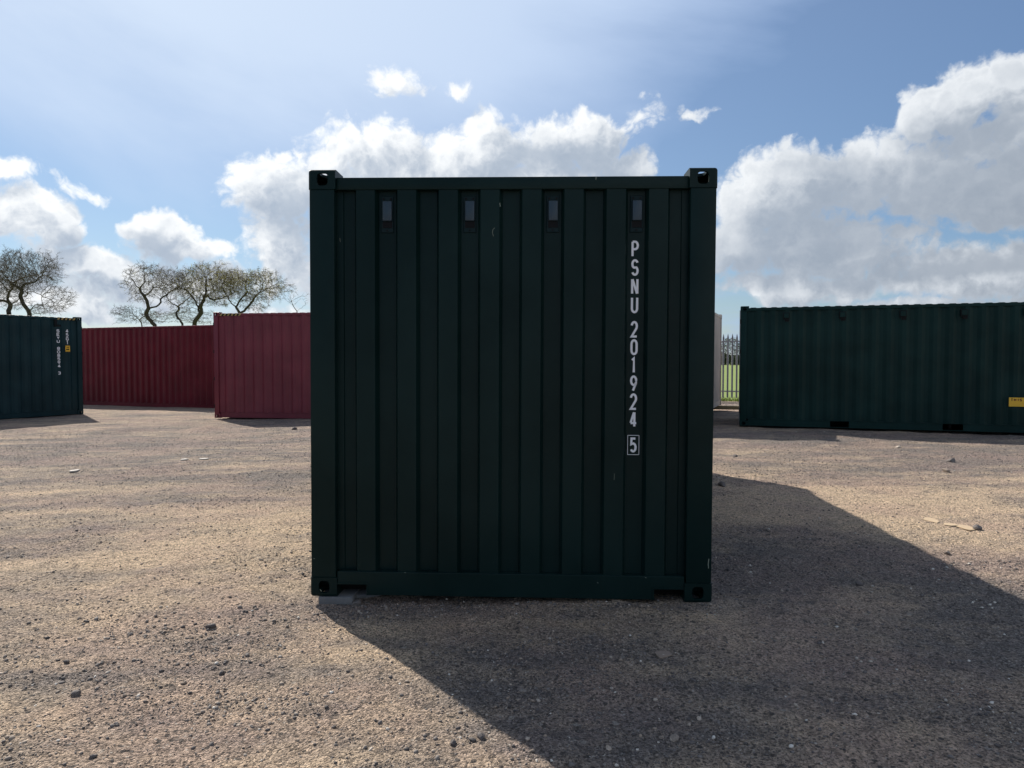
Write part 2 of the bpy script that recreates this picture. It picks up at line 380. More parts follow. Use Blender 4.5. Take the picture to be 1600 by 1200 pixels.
def pebbles(scale, share, col, size, basec, lim):
    vq_ = T.n('ShaderNodeTexVoronoi'); T.put(vq_.inputs['Vector'], T.v('ADD', tcg, (scale*.37, scale*.11, 0))); vq_.inputs['Scale'].default_value = scale
    sc_ = T.n('ShaderNodeSeparateColor'); T.put(sc_.inputs[0], vq_.outputs['Color'])
    pick = T.ramp(T.m('ADD', sc_.outputs[1], T.m('MULTIPLY', at, .22)), share, share+.02, 1, 0)
    ins = T.ramp(vq_.outputs['Distance'], size*.7, size, 1, 0)
    return T.mix(T.m('MULTIPLY', T.m('MULTIPLY', pick, ins), lim), basec, rgb(*col))
base = pebbles(11, .30, (.11,.10,.095), .30, base, .55)
base = pebbles(15, .16, (.50,.46,.41), .26, base, .6)
base = pebbles(27, .34, (.085,.078,.075), .34, base, .85)
base = pebbles(58, .42, (.10,.085,.075), .42, base, .85)
base = pebbles(49, .20, (.60,.56,.50), .30, base, .7)
base = pebbles(120, .45, (.10,.085,.07), .45, base, .8)
T.put(b.inputs['Base Color'], base); b.inputs['Roughness'].default_value = .92; b.inputs['Specular IOR Level'].default_value = .25
bp = T.n('ShaderNodeBump'); bp.inputs['Strength'].default_value = 1.0; bp.inputs['Distance'].default_value = .024
vor2 = T.n('ShaderNodeTexVoronoi'); T.put(vor2.inputs['Vector'], tcg); vor2.inputs['Scale'].default_value = 24
hh = T.m('ADD', T.m('ADD', T.m('MULTIPLY', f2, 1.2), T.m('MULTIPLY', T.m('ADD', T.noise(tcg, 16, 4, .7), T.m('MULTIPLY', vor2.outputs['Distance'], -.35)), 2.2)), T.m('ADD', T.m('MULTIPLY', vor.outputs['Distance'], -.7), T.m('MULTIPLY', f3, .35)))
T.put(bp.inputs['Height'], hh); T.put(b.inputs['Normal'], bp.outputs[0])

m_grass, T, b = material('meadow_grass'); tcg = T.n('ShaderNodeTexCoord').outputs['Object']
c = T.mix(T.noise(tcg, .25, 6, .65), rgb(.13,.195,.028), rgb(.21,.27,.045)); c = T.mix(T.ramp(T.noise(tcg, 3, 4, .6), .55, .75), c, rgb(.17,.16,.05))
T.put(b.inputs['Base Color'], c); b.inputs['Roughness'].default_value = .9

Vy, Fy, uy = submesh(V, F[~bey]); g = np_mesh('ground', Vy, Fy, m_ground, smooth=True); tag(g, kind='structure'); attr(g, 'dust', tan[uy])
Vf, Ff, uf = submesh(V, F[bey]); fld = np_mesh('grass_field', Vf, Ff, m_grass, smooth=True); tag(fld, kind='structure')
ctr = np_mesh('ground_underfoot', *submesh(V, centre)[:2], m_ground); tag(ctr, kind='structure'); attr(ctr, 'dust', np.full(len(ctr.data.vertices), .45))

# ------------------------------------------------------------------ gravel: loose stones too many to count
OV = np.array([[1,0,0],[-1,0,0],[0,1,0],[0,-1,0],[0,0,1],[0,0,-1]], float)
OF = np.array([[0,2,4],[2,1,4],[1,3,4],[3,0,4],[2,0,5],[1,2,5],[3,1,5],[0,3,5]])
def ico():
    bm = bmesh.new(); bmesh.ops.create_icosphere(bm, subdivisions=1, radius=1)
    v = np.array([q.co[:] for q in bm.verts]); f = np.array([[q.index for q in p.verts] for p in bm.faces]); bm.free(); return v, f
IV, IF = ico()
m_stone, T, b = material('gravel_stone'); tcg = T.n('ShaderNodeTexCoord').outputs['Object']
at = T.n('ShaderNodeAttribute', attribute_name='tone').outputs['Fac']
cr = T.n('ShaderNodeValToRGB'); T.put(cr.inputs[0], at)
cr.color_ramp.elements[0].color = rgb(.05,.046,.045); cr.color_ramp.elements[1].color = rgb(.62,.58,.52)
for pz, cl in [(.3,(.115,.10,.095)),(.55,(.19,.17,.155)),(.75,(.30,.235,.18)),(.92,(.42,.36,.30))]:
    e = cr.color_ramp.elements.new(pz); e.color = rgb(*cl)
T.put(b.inputs['Base Color'], T.v('MULTIPLY', cr.outputs[0], T.v('SCALE', (1,1,1), T.ramp(T.noise(tcg, 160, 3, .6), .2, .8, .75, 1.25))))
b.inputs['Roughness'].default_value = .8
def stones(name, pts, sizes, tones, IV=IV, IF=IF):
    n = len(pts); R9 = rng; nv = len(IV)
    tv = []
    for k in range(8):
        v = IV*(1+R9.uniform(-.32, .32, (len(IV), 1))); tv.append(v)
    tv = np.array(tv)[R9.integers(0, 8, n)]                                   # n,12,3
    sc = np.stack([R9.uniform(.75,1.35,n), R9.uniform(.7,1.1,n), R9.uniform(.4,.8,n)], -1)*sizes[:, None]
    tv = tv*sc[:, None, :]
    a = R9.uniform(0, 6.28, n); t = R9.normal(0, .25, n); ca, sa = np.cos(a), np.sin(a)
    z = tv[:,:,2]+tv[:,:,0]*t[:,None]; x = tv[:,:,0]*ca[:,None]-tv[:,:,1]*sa[:,None]; y = tv[:,:,0]*sa[:,None]+tv[:,:,1]*ca[:,None]
    Vv = np.stack([x,y,z], -1)+pts[:, None, :]; Ff = IF[None]+(np.arange(n)*nv)[:, None, None]
    o = np_mesh(name, Vv.reshape(-1,3), Ff.reshape(-1,3), m_stone); attr(o, 'tone', np.repeat(tones, nv)); return o
def in_box(x, y):
    # footprint of the near container
    dx, dy = x+.02, y-4.27; a = R(2.13); lx = dx*math.cos(a)-dy*math.sin(a); ly = dx*math.sin(a)+dy*math.cos(a)
    return (np.abs(lx) < 1.2) & (ly > .12) & (ly < 6.1)
N = 230000
r_ = np.exp(rng.uniform(math.log(1.9), math.log(22), N)); t_ = rng.uniform(R(-42), R(42), N)
X_, Y_ = r_*np.sin(t_), r_*np.cos(t_)
dm = gcol_masks(X_, Y_); clump = vnoise(X_/.5+3, Y_/.3+8)+.5*vnoise(X_/1.7, Y_/1.1)
keep = (rng.random(N) < np.clip(.52-.62*dm+1.0*clump, .10, 1)) & ~in_box(X_, Y_)
X_, Y_, r_, dm = X_[keep], Y_[keep], r_[keep], dm[keep]
size = np.clip(.0019*(rng.pareto(2.9, len(X_))+1)*(1+.12*r_), .0016, .011)
Z_ = ground_z(X_, Y_, r_*.0026)+size*.25
tone = np.clip(rng.beta(1.8, 2.2, len(X_))+rng.choice([0, .45], len(X_), p=[.93, .07]), 0, 1)
for (gx_, gy_, sx_, sy_, k_) in [(-.95,4.15,.16,.10,420),(-.6,4.2,.3,.07,260),(.6,4.18,.6,.05,300),(-1.45,4.1,.2,.2,200),(1.5,4.6,.25,.5,500),(-1.9,3.75,.35,.14,500),(-2.3,3.95,.3,.1,300)]:
    ex_ = rng.normal(gx_, sx_, k_); ey_ = rng.normal(gy_, sy_, k_); ok = ~in_box(ex_, ey_); ex_, ey_ = ex_[ok], ey_[ok]
    es_ = np.clip(.0026*(rng.pareto(2.4, len(ex_))+1), .002, .013); er_ = np.hypot(ex_, ey_)
    X_ = np.r_[X_, ex_]; Y_ = np.r_[Y_, ey_]; size = np.r_[size, es_]; r_ = np.r_[r_, er_]; Z_ = np.r_[Z_, ground_z(ex_, ey_, er_*.0026)+es_*.25]; tone = np.r_[tone, np.clip(rng.beta(1.8, 2.2, len(ex_)), 0, 1)]
PT = np.stack([X_, Y_, Z_], -1); bigg = size > .0034*(1+.10*r_)
o = stones('fine_gravel', PT[~bigg], size[~bigg], tone[~bigg], OV, OF); tag(o, 'fine grit scattered between the loose stones of the yard', 'gravel', kind='stuff')
o = stones('gravel', PT[bigg], size[bigg], tone[bigg]); tag(o, 'loose gravel scattered over the stony yard', 'gravel', kind='stuff')

# single stones that stand out (photo pixel, radius in metres, tone, label)
def rock(px, py, s, tone, label, seed, name='stone', flat=.75, cat='stone', mat=None, sub=2, elong=1.25):
    c = PG(px, py, -.02); r9 = random.Random(seed)
    bm = bmesh.new(); bmesh.ops.create_icosphere(bm, subdivisions=sub, radius=1)
    ph = [Vector((r9.gauss(0,1), r9.gauss(0,1), r9.gauss(0,1))).normalized() for _ in range(9)]; dd = [r9.uniform(.55, .85) for _ in ph]
    for v in bm.verts:
        for q, h in zip(ph, dd):
            e = v.co.dot(q)-h
            if e > 0: v.co -= q*e*.95
        v.co *= 1+r9.uniform(-.04, .04)
        v.co = Vector((v.co.x*s*elong, v.co.y*s*.95, v.co.z*s*flat))
    me = bpy.data.meshes.new(name); bm.to_mesh(me); bm.free(); me.materials.append(mat or m_stone)
    o = link(bpy.data.objects.new(name, me)); o.rotation_euler = (r9.uniform(-.2,.2), r9.uniform(-.2,.2), r9.uniform(0, 6.28))
    o.location = (c.x, c.y, gz(c.x, c.y)+s*flat*.45); tag(o, label, cat)
    attr(o, 'tone', np.full(len(me.vertices), tone)); return o
rock(329, 974, .025, .30, 'dark lump of stone in the sun left of the near container, biggest of the foreground', 1)
rock(118, 1081, .021, .35, 'dark brown stone lying in the sunlit dirt at the lower left of the photo', 2)
rock(104, 1031, .014, .2, 'small dark stone above the brown stone at lower left', 3)
rock(346, 1047, .015, .2, 'small round black stone below the biggest dark lump', 4)
rock(386, 1019, .013, .25, 'small dark stone in the middle of the stony patch left of the container', 5)
rock(182, 1128, .013, .22, 'small dark stone near the bottom edge of the photo, left part', 6)
rock(145, 1182, .014, .25, 'dark stone nearest the bottom left corner of the photo', 7)
rock(555, 934, .040, .50, 'broken piece of rubble beside the concrete pad under the container corner', 8, flat=.5, elong=1.5)
rock(603, 945, .017, .62, 'pointed pale chip standing in the shade before the fork notch', 9, flat=1.3, elong=.7)
rock(808, 939, .016, .60, 'small pale stone under the middle of the container front', 10)
rock(751, 1151, .020, .25, 'dark stone at the sunlit edge of the container shadow near the bottom', 11)
rock(739, 1156, .014, .15, 'small black stone left of the dark stone beside the shadow edge', 12)
rock(709, 1160, .015, .2, 'black stone at the far left of the row beside the shadow edge', 13)
rock(1054, 1148, .022, .65, 'pale grey stone half sunk in the shade, bottom right of centre', 14, flat=.5)
rock(817, 1078, .018, .6, 'light grey stone in the shaded gravel below the container centre', 15, flat=.5)
rock(951, 1167, .014, .85, 'tiny white chip in the shade near the bottom edge', 16)
rock(1486, 723, .060, .42, 'dark block of rubble on the sunlit gravel before the right green container', 17, flat=.7)
rock(1478, 738, .045, .7, 'reddish brown stone below the dark rubble block on the right', 18)
rock(1527, 826, .040, .42, 'brown stone at the right end of the flat pale fragments', 19)
rock(1404, 699, .050, .9, 'whitish stone on the gravel at the edge of the right container shadow', 20, flat=.6)
rock(1480, 862, .024, .6, 'pale stone just outside the shadow edge on the right', 21)
rock(1343, 911, .025, .3, 'dark stone inside the container shadow on the right', 22)
rock(460, 664, .060, .30, 'dark stone before the near maroon container', 23)
rock(1128, 768, .045, .25, 'dark stone in the shade close to the right side of the near container', 24)
rock(1149, 715, .04, .35, 'small stone on sunlit gravel right of the near container', 25)

def fragment(px, py, w, d, h, label, seed, mat, name='flat_fragment', cat='fragment', tilt=.02):
    c = PG(px, py, -.02); r9 = random.Random(seed); n = 7
    poly = [((w/2)*(1+r9.uniform(-.3,.15))*math.cos(6.283*k/n+r9.uniform(-.3,.3)), (d/2)*(1+r9.uniform(-.3,.15))*math.sin(6.283*k/n+r9.uniform(-.3,.3))) for k in range(n)]
    o = MB().prism(poly, 'z', 0, h).build(name, mat, None, h*.2, 1); o.location = (c.x, c.y, gz(c.x, c.y)+.002); o.rotation_euler = (tilt, r9.uniform(-.02,.02), 0)
    tag(o, label, cat); return o
M_BOARD = plain('dusty_board', (.50,.38,.25), .85, .15, 12)
M_SCRAP = plain('brown_scrap_board', (.27,.21,.165), .9, .25, 25)  # darker brown than the other board pieces
M_PALE = plain('pale_fragment', (.50,.46,.41), .8, .12, 18)
fragment(1455, 814, .15, .20, .005, 'flat dusty board piece, leftmost of the row on the right', 1, M_BOARD)
fragment(1484, 820, .12, .12, .004, 'flat dusty board piece between two others on the right', 2, M_BOARD)
fragment(1511, 824, .13, .18, .009, 'flat dusty board piece next to the brown stone on the right', 3, M_BOARD)
fragment(116, 736, .12, .16, .02, 'white flat fragment on the gravel before the left green container', 4, M_PALE)
fragment(288, 719, .12, .12, .015, 'pale flat fragment on the far gravel, left of the thin one', 5, M_PALE)
fragment(318, 717, .16, .10, .012, 'thin pale fragment on the far gravel, right of its neighbour', 6, M_PALE)
fragment(1037, 1019, .10, .10, .006, 'flat brown scrap of board lying in the container shade', 7, M_SCRAP)

# ------------------------------------------------------------------ lettering: strokes on a 1 x 1 grid (x right, y up)
def arc(cx, cy, rx, ry, a0, a1, n=8):
    return [(cx+rx*math.cos(R(a0+(a1-a0)*k/n)), cy+ry*math.sin(R(a0+(a1-a0)*k/n))) for k in range(n+1)]
GL = {
 'P': [[(0,0),(0,1)], [(0,1),(.5,1)]+arc(.5,.74,.5,.26,90,-90)+[(0,.48)]],
 'S': [arc(.5,.75,.5,.25,20,180,9)[0:]+arc(.5,.70,.5,.22,200,250,3)+arc(.5,.27,.5,.27,60,0,4)+arc(.5,.25,.5,.25,0,-160,9)],
 'N': [[(0,0),(0,1)], [(1,0),(1,1)], [(.06,1),(.94,0)]],
 'U': [[(0,1),(0,.25)]+arc(.5,.25,.5,.25,180,360)+[(1,1)]],
 'E': [[(1,1),(0,1),(0,0),(1,0)], [(0,.5),(.8,.5)]],
 'Y': [[(0,1),(.5,.5),(1,1)], [(.5,.5),(.5,0)]],
 'G': [arc(.5,.75,.5,.25,20,180)+[(0,.25)]+arc(.5,.25,.5,.25,180,360)+[(1,.48),(.55,.48)]],
 'T': [[(0,1),(1,1)], [(.5,1),(.5,0)]], 'H': [[(0,0),(0,1)], [(1,0),(1,1)], [(0,.5),(1,.5)]], 'I': [[(.5,0),(.5,1)]],
 '0': [[(0,.28),(0,.72)]+arc(.5,.72,.5,.28,180,0)+[(1,.28)]+arc(.5,.28,.5,.28,0,-180)],
 '1': [[(.15,.86),(.5,1),(.5,0)]],
 '2': [arc(.5,.72,.5,.28,170,-35,10)+[(0,0),(1,0)]],
 '3': [arc(.5,.75,.5,.25,150,-80,9)+arc(.5,.26,.5,.26,80,-150,9)],
 '4': [[(.72,0),(.72,1)], [(.64,1),(0,.26)], [(0,.24),(1.08,.24)]],
 '5': [[(.92,1),(.12,1),(.08,.56)]+arc(.48,.31,.5,.31,110,-150,11)],
 '6': [arc(.5,.28,.5,.28,180,-180,14)+[(.12,.6),(.6,1)]],
 '8': [arc(.5,.75,.46,.25,-90,270,14), arc(.5,.27,.5,.27,90,450,14)],
 '9': [arc(.5,.70,.5,.30,0,360,14)+[(.92,.5),(.38,0)]],
}
def ribbon(pts, w):
    pts = [Vector(q) for q in pts]; q = [pts[0]]
    for a in pts[1:]:
        if (a-q[-1]).length > 1e-5: q.append(a)
    pts = q; L = []; Rr = []
    for i, p0 in enumerate(pts):
        d1 = (p0-pts[i-1]).normalized() if i > 0 else None; d2 = (pts[i+1]-p0).normalized() if i < len(pts)-1 else None
        if d1 is None: d1 = d2
        if d2 is None: d2 = d1
        n1 = Vector((-d1.y, d1.x)); n2 = Vector((-d2.y, d2.x)); mm = n1+n2
        mm = n1 if mm.length < 1e-4 else mm.normalized(); k = min(1.9, 1/max(.3, mm.dot(n1)))
        L.append(p0+mm*w/2*k); Rr.append(p0-mm*w/2*k)
    return L, Rr
def glyph(name, ch, w, h, sw, mat, parent, origin, ux, uz, nrm, box=False):
    """flat painted character: origin = lower left, ux right, uz up, nrm outwards"""
    vs = []; fs = []; ux, uz, nrm = Vector(ux), Vector(uz), Vector(nrm); o = Vector(origin)
    strokes = [([(sw/2+x*(w-sw), sw/2+y*(h-sw)) for x, y in s], sw) for s in GL[ch]]
    if box:
        g_ = sw*.95; x0, x1, y0, y1 = -g_, w+g_, -g_, h+g_
        for a, b_ in [((x0,y0),(x1,y0)), ((x0,y1),(x1,y1)), ((x0,y0),(x0,y1)), ((x1,y0),(x1,y1))]: strokes.append(([a, b_], sw*.22))
    for k, (s, ww) in enumerate(strokes):
        L, Rr = ribbon(s, ww); i = len(vs); off = nrm*(.0012+.0003*k)
        for a, b_ in zip(L, Rr): vs += [o+ux*a.x+uz*a.y+off, o+ux*b_.x+uz*b_.y+off]
        fs += [(i+2*j, i+2*j+1, i+2*j+3, i+2*j+2) for j in range(len(L)-1)]
    return obj_from(name, vs, fs, mat, parent)

# ------------------------------------------------------------------ shipping containers
CW = 2.438
def casting_mesh(mat):
    sx, sy, sz = .178, .165, .118
    o = MB().box(0, sx, 0, sy, 0, sz).build('corner_casting', mat)
    bm = bmesh.new(); bm.from_mesh(o.data)
    ed = [e for e in bm.edges if all((v.co.x < 1e-6 and v.co.y < 1e-6) or (v.co.x < 1e-6 and v.co.z < 1e-6) or (v.co.y < 1e-6 and v.co.z < 1e-6) for v in e.verts)]
    bmesh.ops.bevel(bm, geom=ed, offset=.018, segments=4, affect='EDGES', profile=.5); bm.to_mesh(o.data); bm.free()
    cut = []
    def stad(cu, cv, ru, rv):
        k = []
        for a in range(20):
            t = 2*math.pi*a/20; c, s = math.cos(t), math.sin(t); k.append((cu+ru*math.copysign(abs(c)**.65, c), cv+rv*math.copysign(abs(s)**.65, s)))
        return k
    cut.append(MB().box(.018, sx-.012, .018, sy-.012, .018, sz-.012).build('t', None))
    cut.append(MB().prism(stad(.086, .060, .034, .038), 'x', -.01, .03).build('t', None))     # end face (y,z)
    cut.append(MB().prism(stad(.092, .060, .036, .036), 'y', -.01, .03).build('t', None))     # side face
    cut.append(MB().prism(stad(.092, .086, .055, .032), 'z', -.01, .03).build('t', None))     # bottom / top
    for c in cut:
        md = o.modifiers.new('b', 'BOOLEAN'); md.operation = 'DIFFERENCE'; md.object = c; md.solver = 'EXACT'
    bpy.context.view_layer.update(); dg = bpy.context.evaluated_depsgraph_get()
    me = bpy.data.meshes.new_from_object(o.evaluated_get(dg)); me.name = 'corner_casting'
    for c in cut+[o]: bpy.data.objects.remove(c)
    me.materials.clear(); me.materials.append(mat); return me
def sheet(name, prof, z0, z1, fn, mat, parent):
    vs = []; fs = []
    for (a, d) in prof: vs += [fn(a, d, z0), fn(a, d, z1)]
    n = len(prof); fs = [(2*i, 2*i+2, 2*i+3, 2*i+1) for i in range(n-1)]
    return obj_from(name, vs, fs, mat, parent)
def corr(a0, a1, pitch, outer, inner, slope, d0, depth, phase_edge):
    """trapezoid profile between a0 and a1, centred, starting and ending on the recess"""
    n = max(1, int((a1-a0-2*phase_edge)/pitch)); span = n*pitch - inner
    s = (a0+a1)/2 - span/2; pr = [(a0, d0+depth)]
    for k in range(n):
        x = s+k*pitch; pr += [(x, d0+depth), (x+slope, d0), (x+slope+outer, d0), (x+2*slope+outer, d0+depth)]
    return pr+[(a1, d0+depth)]
cast_cache = {}
def container(label, L, H, mat, loc, rotz, roll=0, doors='far', pockets=False, side_vents=(), end_vents=(), hazard=(), name='shipping_container', slanted=False):
    root = empty(name, label, 'shipping container', loc, (0, 0, 0), None)
    root.rotation_mode = 'XYZ'
    root.rotation_euler = (0, 0, rotz) if not roll else (Matrix.Rotation(rotz, 3, 'Z') @ Matrix.Rotation(roll, 3, 'X')).to_euler()
    if mat.name not in cast_cache: cast_cache[mat.name] = casting_mesh(mat)
    cm = cast_cache[mat.name]
    for x in (0, 1):
        for y in (0, 1):
            for z in (0, 1):
                instance(cm, 'corner_casting', root, (x*L, y*CW, z*H), (0,0,0), (1-2*x, 1-2*y, 1-2*z))
            q = MB().box(.005 if not x else L-.135, .135 if not x else L-.005, .006 if not y else CW-.157, .157 if not y else CW-.006, .1175, H-.1175)
            q.build('corner_post', mat, root, .006, 2)
    y0, y1 = .157, CW-.157
    # end rails
    for e in (0, 1):
        def ex(a, b_): return (a, b_) if not e else (L-b_, L-a)
        q = MB().box(*ex(.020, .085), .1655, CW-.1655, H-.118, H-.045); q.build('top_rail', mat, root, .005, 2)
        nw = .185; zb, zt, zn = .012, .155, .082
        pl = [(.1655,zn),(.1655+nw,zn),(.1655+nw,zb),(CW-.1655-nw,zb),(CW-.1655-nw,zn),(CW-.1655,zn),(CW-.1655,zt),(.1655,zt)]
        q = MB().prism(pl, 'x', *ex(.008, .10)); q.build('bottom_rail', mat, root, .003, 1)
        ya_, yb_ = .166, .1655+nw
        MB().prism([(ya_,zn-.004),(yb_-.004,zn-.004),(yb_-.004,zb),(yb_+.005,zb),(yb_+.005,zn+.005),(ya_,zn+.005)], 'x', *ex(.003,.10)).build('notch_lip', mat, root)
        MB().prism([(CW-a_,b_) for a_,b_ in [(ya_,zn-.004),(yb_-.004,zn-.004),(yb_-.004,zb),(yb_+.005,zb),(yb_+.005,zn+.005),(ya_,zn+.005)]], 'x', *ex(.003,.10)).build('notch_lip', mat, root)
        MB().box(*ex(.101, .11), .16, CW-.16, .02, .156).build('notch_shade_sheet', M_DARK, root)  # near-black sheet added for the shade seen through the notches
    # side rails
    for s in (0, 1):
        def ey(a, b_): return (a, b_) if not s else (CW-b_, CW-a)
        MB().box(.1785, L-.1785, *ey(.004, .064), H-.105, H-.042).build('top_rail', mat, root, .004, 1)
        if not pockets:
            MB().box(.1785, L-.1785, *ey(.022, .060), .014, .158).box(.1785, L-.1785, *ey(.012, .060), .1585, .1625).build('bottom_rail', mat, root)
        else:
            q = MB().box(.1785, L-.1785, *ey(.010, .060), .1535, .1625); xs = [.1785, L/2-1.035-.18, L/2-1.035+.18, L/2+1.035-.18, L/2+1.035+.18, L-.1785]
            for a, b_ in ((0,1),(2,3),(4,5)): q.box(xs[a], xs[b_], *ey(.016, .060), .014, .153)
            for a in (1, 3): q.box(xs[a], xs[a+1], *ey(.016, .060), .014, .026)
            q.build('bottom_rail', mat, root)
            if s == 0:
                for a in (1, 3):
                    MB().box(xs[a], xs[a+1], .07, CW-.07, .027, .029).box(xs[a], xs[a+1], .07, CW-.07, .148, .150).box(xs[a]-.002, xs[a], .07, CW-.07, .027, .150).box(xs[a+1], xs[a+1]+.002, .07, CW-.07, .027, .150).build('forklift_pocket', M_DARK, root)
        pr = corr(.13, L-.13, .278, .072, .070, .068, .010, .036, .02)
        sheet('side_panel', pr, .15, H-.10, (lambda a, d, z: (a, d, z)) if not s else (lambda a, d, z: (a, CW-d, z)), mat, root)
    # closed corrugated end and door end
    ends = {'far': (0, 1), 'near': (1, 0)}[doors]
    e = ends[0]
    half = [(-.012-1.052, .062), (-1.022, .062), (-1.018, .070), (-.9530, .070)]
    pr = list(half); dpt = .070; of = .0265
    for k in range(8):
        cc_ = (k-3.5)*.2508; pr += [(cc_-.0745, dpt), (cc_-.0565, of), (cc_+.0565, of), (cc_+.0745, dpt)]
    pr += [(-a, d) for a, d in reversed(half)]
    sheet('end_panel', pr, .150, H-.10, (lambda a, d, z: (d, CW/2+a, z)) if not e else (lambda a, d, z: (L-d, CW/2+a, z)), mat, root)
    e = ends[1]
    def ex2(a, b_): return (a, b_) if not e else (L-b_, L-a)
    for s in (0, 1):
        ya = .160 if not s else CW/2+.004; yb = CW/2-.004 if not s else CW-.160
        dr = MB().box(*ex2(.030, .075), ya, yb, .158, H-.120)
        nz = 5; 
        for k in range(nz):
            zz = .30+k*(H-.62)/(nz-1); dr.box(*ex2(.018, .030), ya+.08, yb-.08, zz-.11, zz+.11)
        dr.build('door', mat, root, .004, 1)
        for f in (.28, .74):
            yy = ya+(yb-ya)*f; rd = MB().cyl((yy, 0), .017, 'z', .06, H-.06, 8)
            rd.v = [((.0 if not e else L)+(1 if not e else -1)*(.0+ v[1]), v[0], v[2]) for v in rd.v]
            lr = rd.build('lock_rod', M_STEEL, root)
            MB().box(*ex2(-.012, .012), yy-.02, yy+.32*(1 if not s else 1)-.1, 1.02+.12*s, 1.05+.12*s).build('door_handle', M_STEEL, root, .004, 1)
        yh = .004 if not s else CW-.004
        for k in range(4):
            zz = .33+k*(H-.66)/3
            MB().box(*ex2(-.006, .026), min(yh, yh+(.16 if not s else -.16)), max(yh, yh+(.16 if not s else -.16)), zz-.045, zz+.045).build('hinge', M_RUBBER if mat is not M_WHITE else M_STEEL, root, .004, 1)
    # roof: transverse corrugations
    q = MB(); z0 = H-.048; xs = .19
    n = int((L-.38)/.209); pts = [(0.086, z0)]
    for k in range(n):
        x = xs+k*.209; pts += [(x, z0), (x+.03, z0+.012), (x+.12, z0+.012), (x+.15, z0)]
    pts.append((L-.086, z0)); vs = []; nn = len(pts)
    for y, dz in ((.030, 0), (.060, .004), (CW/2, .010), (CW-.060, .004), (CW-.030, 0)): vs += [(x, y, z+dz+.003) for x, z in pts]
    fs = [(r*nn+i, r*nn+i+1, (r+1)*nn+i+1, (r+1)*nn+i) for r in range(4) for i in range(nn-1)]
    # close the ends of the corrugations along both rails
    for r in (0, 4):
        for k in range(n):
            b0 = r*nn+1+4*k; fs.append((b0, b0+1, b0+2, b0+3) if r else (b0+3, b0+2, b0+1, b0))
    obj_from('roof', vs, fs, mat, root)
    MB().box(.10, L-.10, .065, CW-.065, .1505, .17).build('floor', M_DARK, root)
    for k in range(int(L/.6)): MB().box(.4+k*.6, .45+k*.6, .061, CW-.061, .06, .1500).build('cross_member', M_DARK, root)
    # side vents on the y = 0 side
    for (x, kind) in side_vents:
        t = MB().box(x-.065, x+.065, .000, .0465, H-.30, H-.155).build('vent', M_RUBBER, root, .008, 2)
        MB().box(x-.05, x+.05, -.012, -.0005, H-.27, H-.17).build('vent_hood', mat, t, .004, 1)
        MB().box(x-.030, x+.055, .000, .0465, H-.345, H-.302).build('vent_outlet', M_BLACK, t)
    for yv in end_vents:
        xo = .0695
        t = MB().box(xo-.008, xo, yv-.038, yv+.038, H-.368, H-.150).build('vent', M_VENT, root, .003, 1)
        MB().box(xo-.026, xo-.0085, yv-.030, yv+.026, H-.300, H-.182).build('vent_hood', M_SHUT, t, .005, 2)
        MB().box(xo-.0115, xo-.0085, yv-.031, yv+.031, H-.340, H-.303).build('vent_slot', M_BLACK, t)
        MB().box(xo-.012, xo-.0085, yv-.036, yv-.032, H-.34, H-.18).box(xo-.012, xo-.0085, yv+.028, yv+.032, H-.34, H-.18).build('vent_frame', M_VENT, t)
        for (dy, dz) in ((-.022, -.166), (.022, -.166), (0, -.355)):
            MB().cyl((yv+dy, H+dz), .0058, 'x', xo-.013, xo-.0082, 8).build('screw', M_BLACK, t)
    for (xa, xb) in hazard:
        k = 0; x = xa; st_ = .055
        while x < xb:
            if k % 2 == 0:
                me = obj_from('hazard_stripe', [(x,.0030,H-.104),(x+st_,.0030,H-.104),(x+st_+.04,.0030,H-.044),(x+.04,.0030,H-.044)], [(0,1,2,3)], M_FADED, root)
            else:
                me = obj_from('hazard_stripe', [(x,.0030,H-.104),(x+st_,.0030,H-.104),(x+st_+.04,.0030,H-.044),(x+.04,.0030,H-.044)], [(0,1,2,3)], M_BLACK, root)
            x += st_; k += 1
    return root

# 1 the near dark green box, its closed end towards the camera
YAW = R(2.130); rt = R(90)-YAW
MX, MY, MZ = -.0176, 4.2671, -.0145
org = Vector((MX+CW/2*math.cos(YAW), MY-CW/2*math.sin(YAW), MZ-CW/2*math.sin(.00432)))
main = container('dark green container standing close in the centre, white lettering down its end wall', 6.058, 2.591, M_GREEN, org, rt, roll=.00432,
    end_vents=[CW/2-o_ for o_ in (-.7524, -.2508, .2508, .7524)])
def m_local(px, py, depth=0):
    """point on the end wall plane of the near container seen at a pixel (local y, z)"""
    P0 = PX(px, py, 1.0)-cam.location; mw = main.matrix_world if False else Matrix.Translation(org) @ main.rotation_euler.to_matrix().to_4x4()
    inv = mw.inverted(); a = inv @ cam.location; d_ = inv.to_3x3() @ P0; t = (depth-a.x)/d_.x; q = a+d_*t; return q.y, q.z
def main_text():
    seq = [('P',376,402),('S',405,431),('N',434.5,460.5),('U',463.5,489.5),('2',501.5,527.5),('0',530,555),('1',558,583.5),('9',586.5,612),('2',614.5,640.5),('4',642.5,668)]
    d_ = .070
    for ch, ya, yb in seq:
        xc = 992.3-(ya-376)/292*3.4 if True else 0
        y_t, z_t = m_local(xc, ya, d_); y_b, z_b = m_local(xc, yb, d_); w = .0445; h = z_t-z_b
        glyph('letter', ch, w, h, .0135, M_LETTER, main, (d_, y_b+w/2, z_b), (0,-1,0), (0,0,1), (-1,0,0))
    y_t, z_t = m_local(989.3, 683.5, d_); y_b, z_b = m_local(989.3, 707, d_); w = .0425
    glyph('letter', '5', w, z_t-z_b, .0135, M_LETTER, main, (d_, y_b+w/2, z_b), (0,-1,0), (0,0,1), (-1,0,0), box=True)
bpy.context.view_layer.update(); main_text()
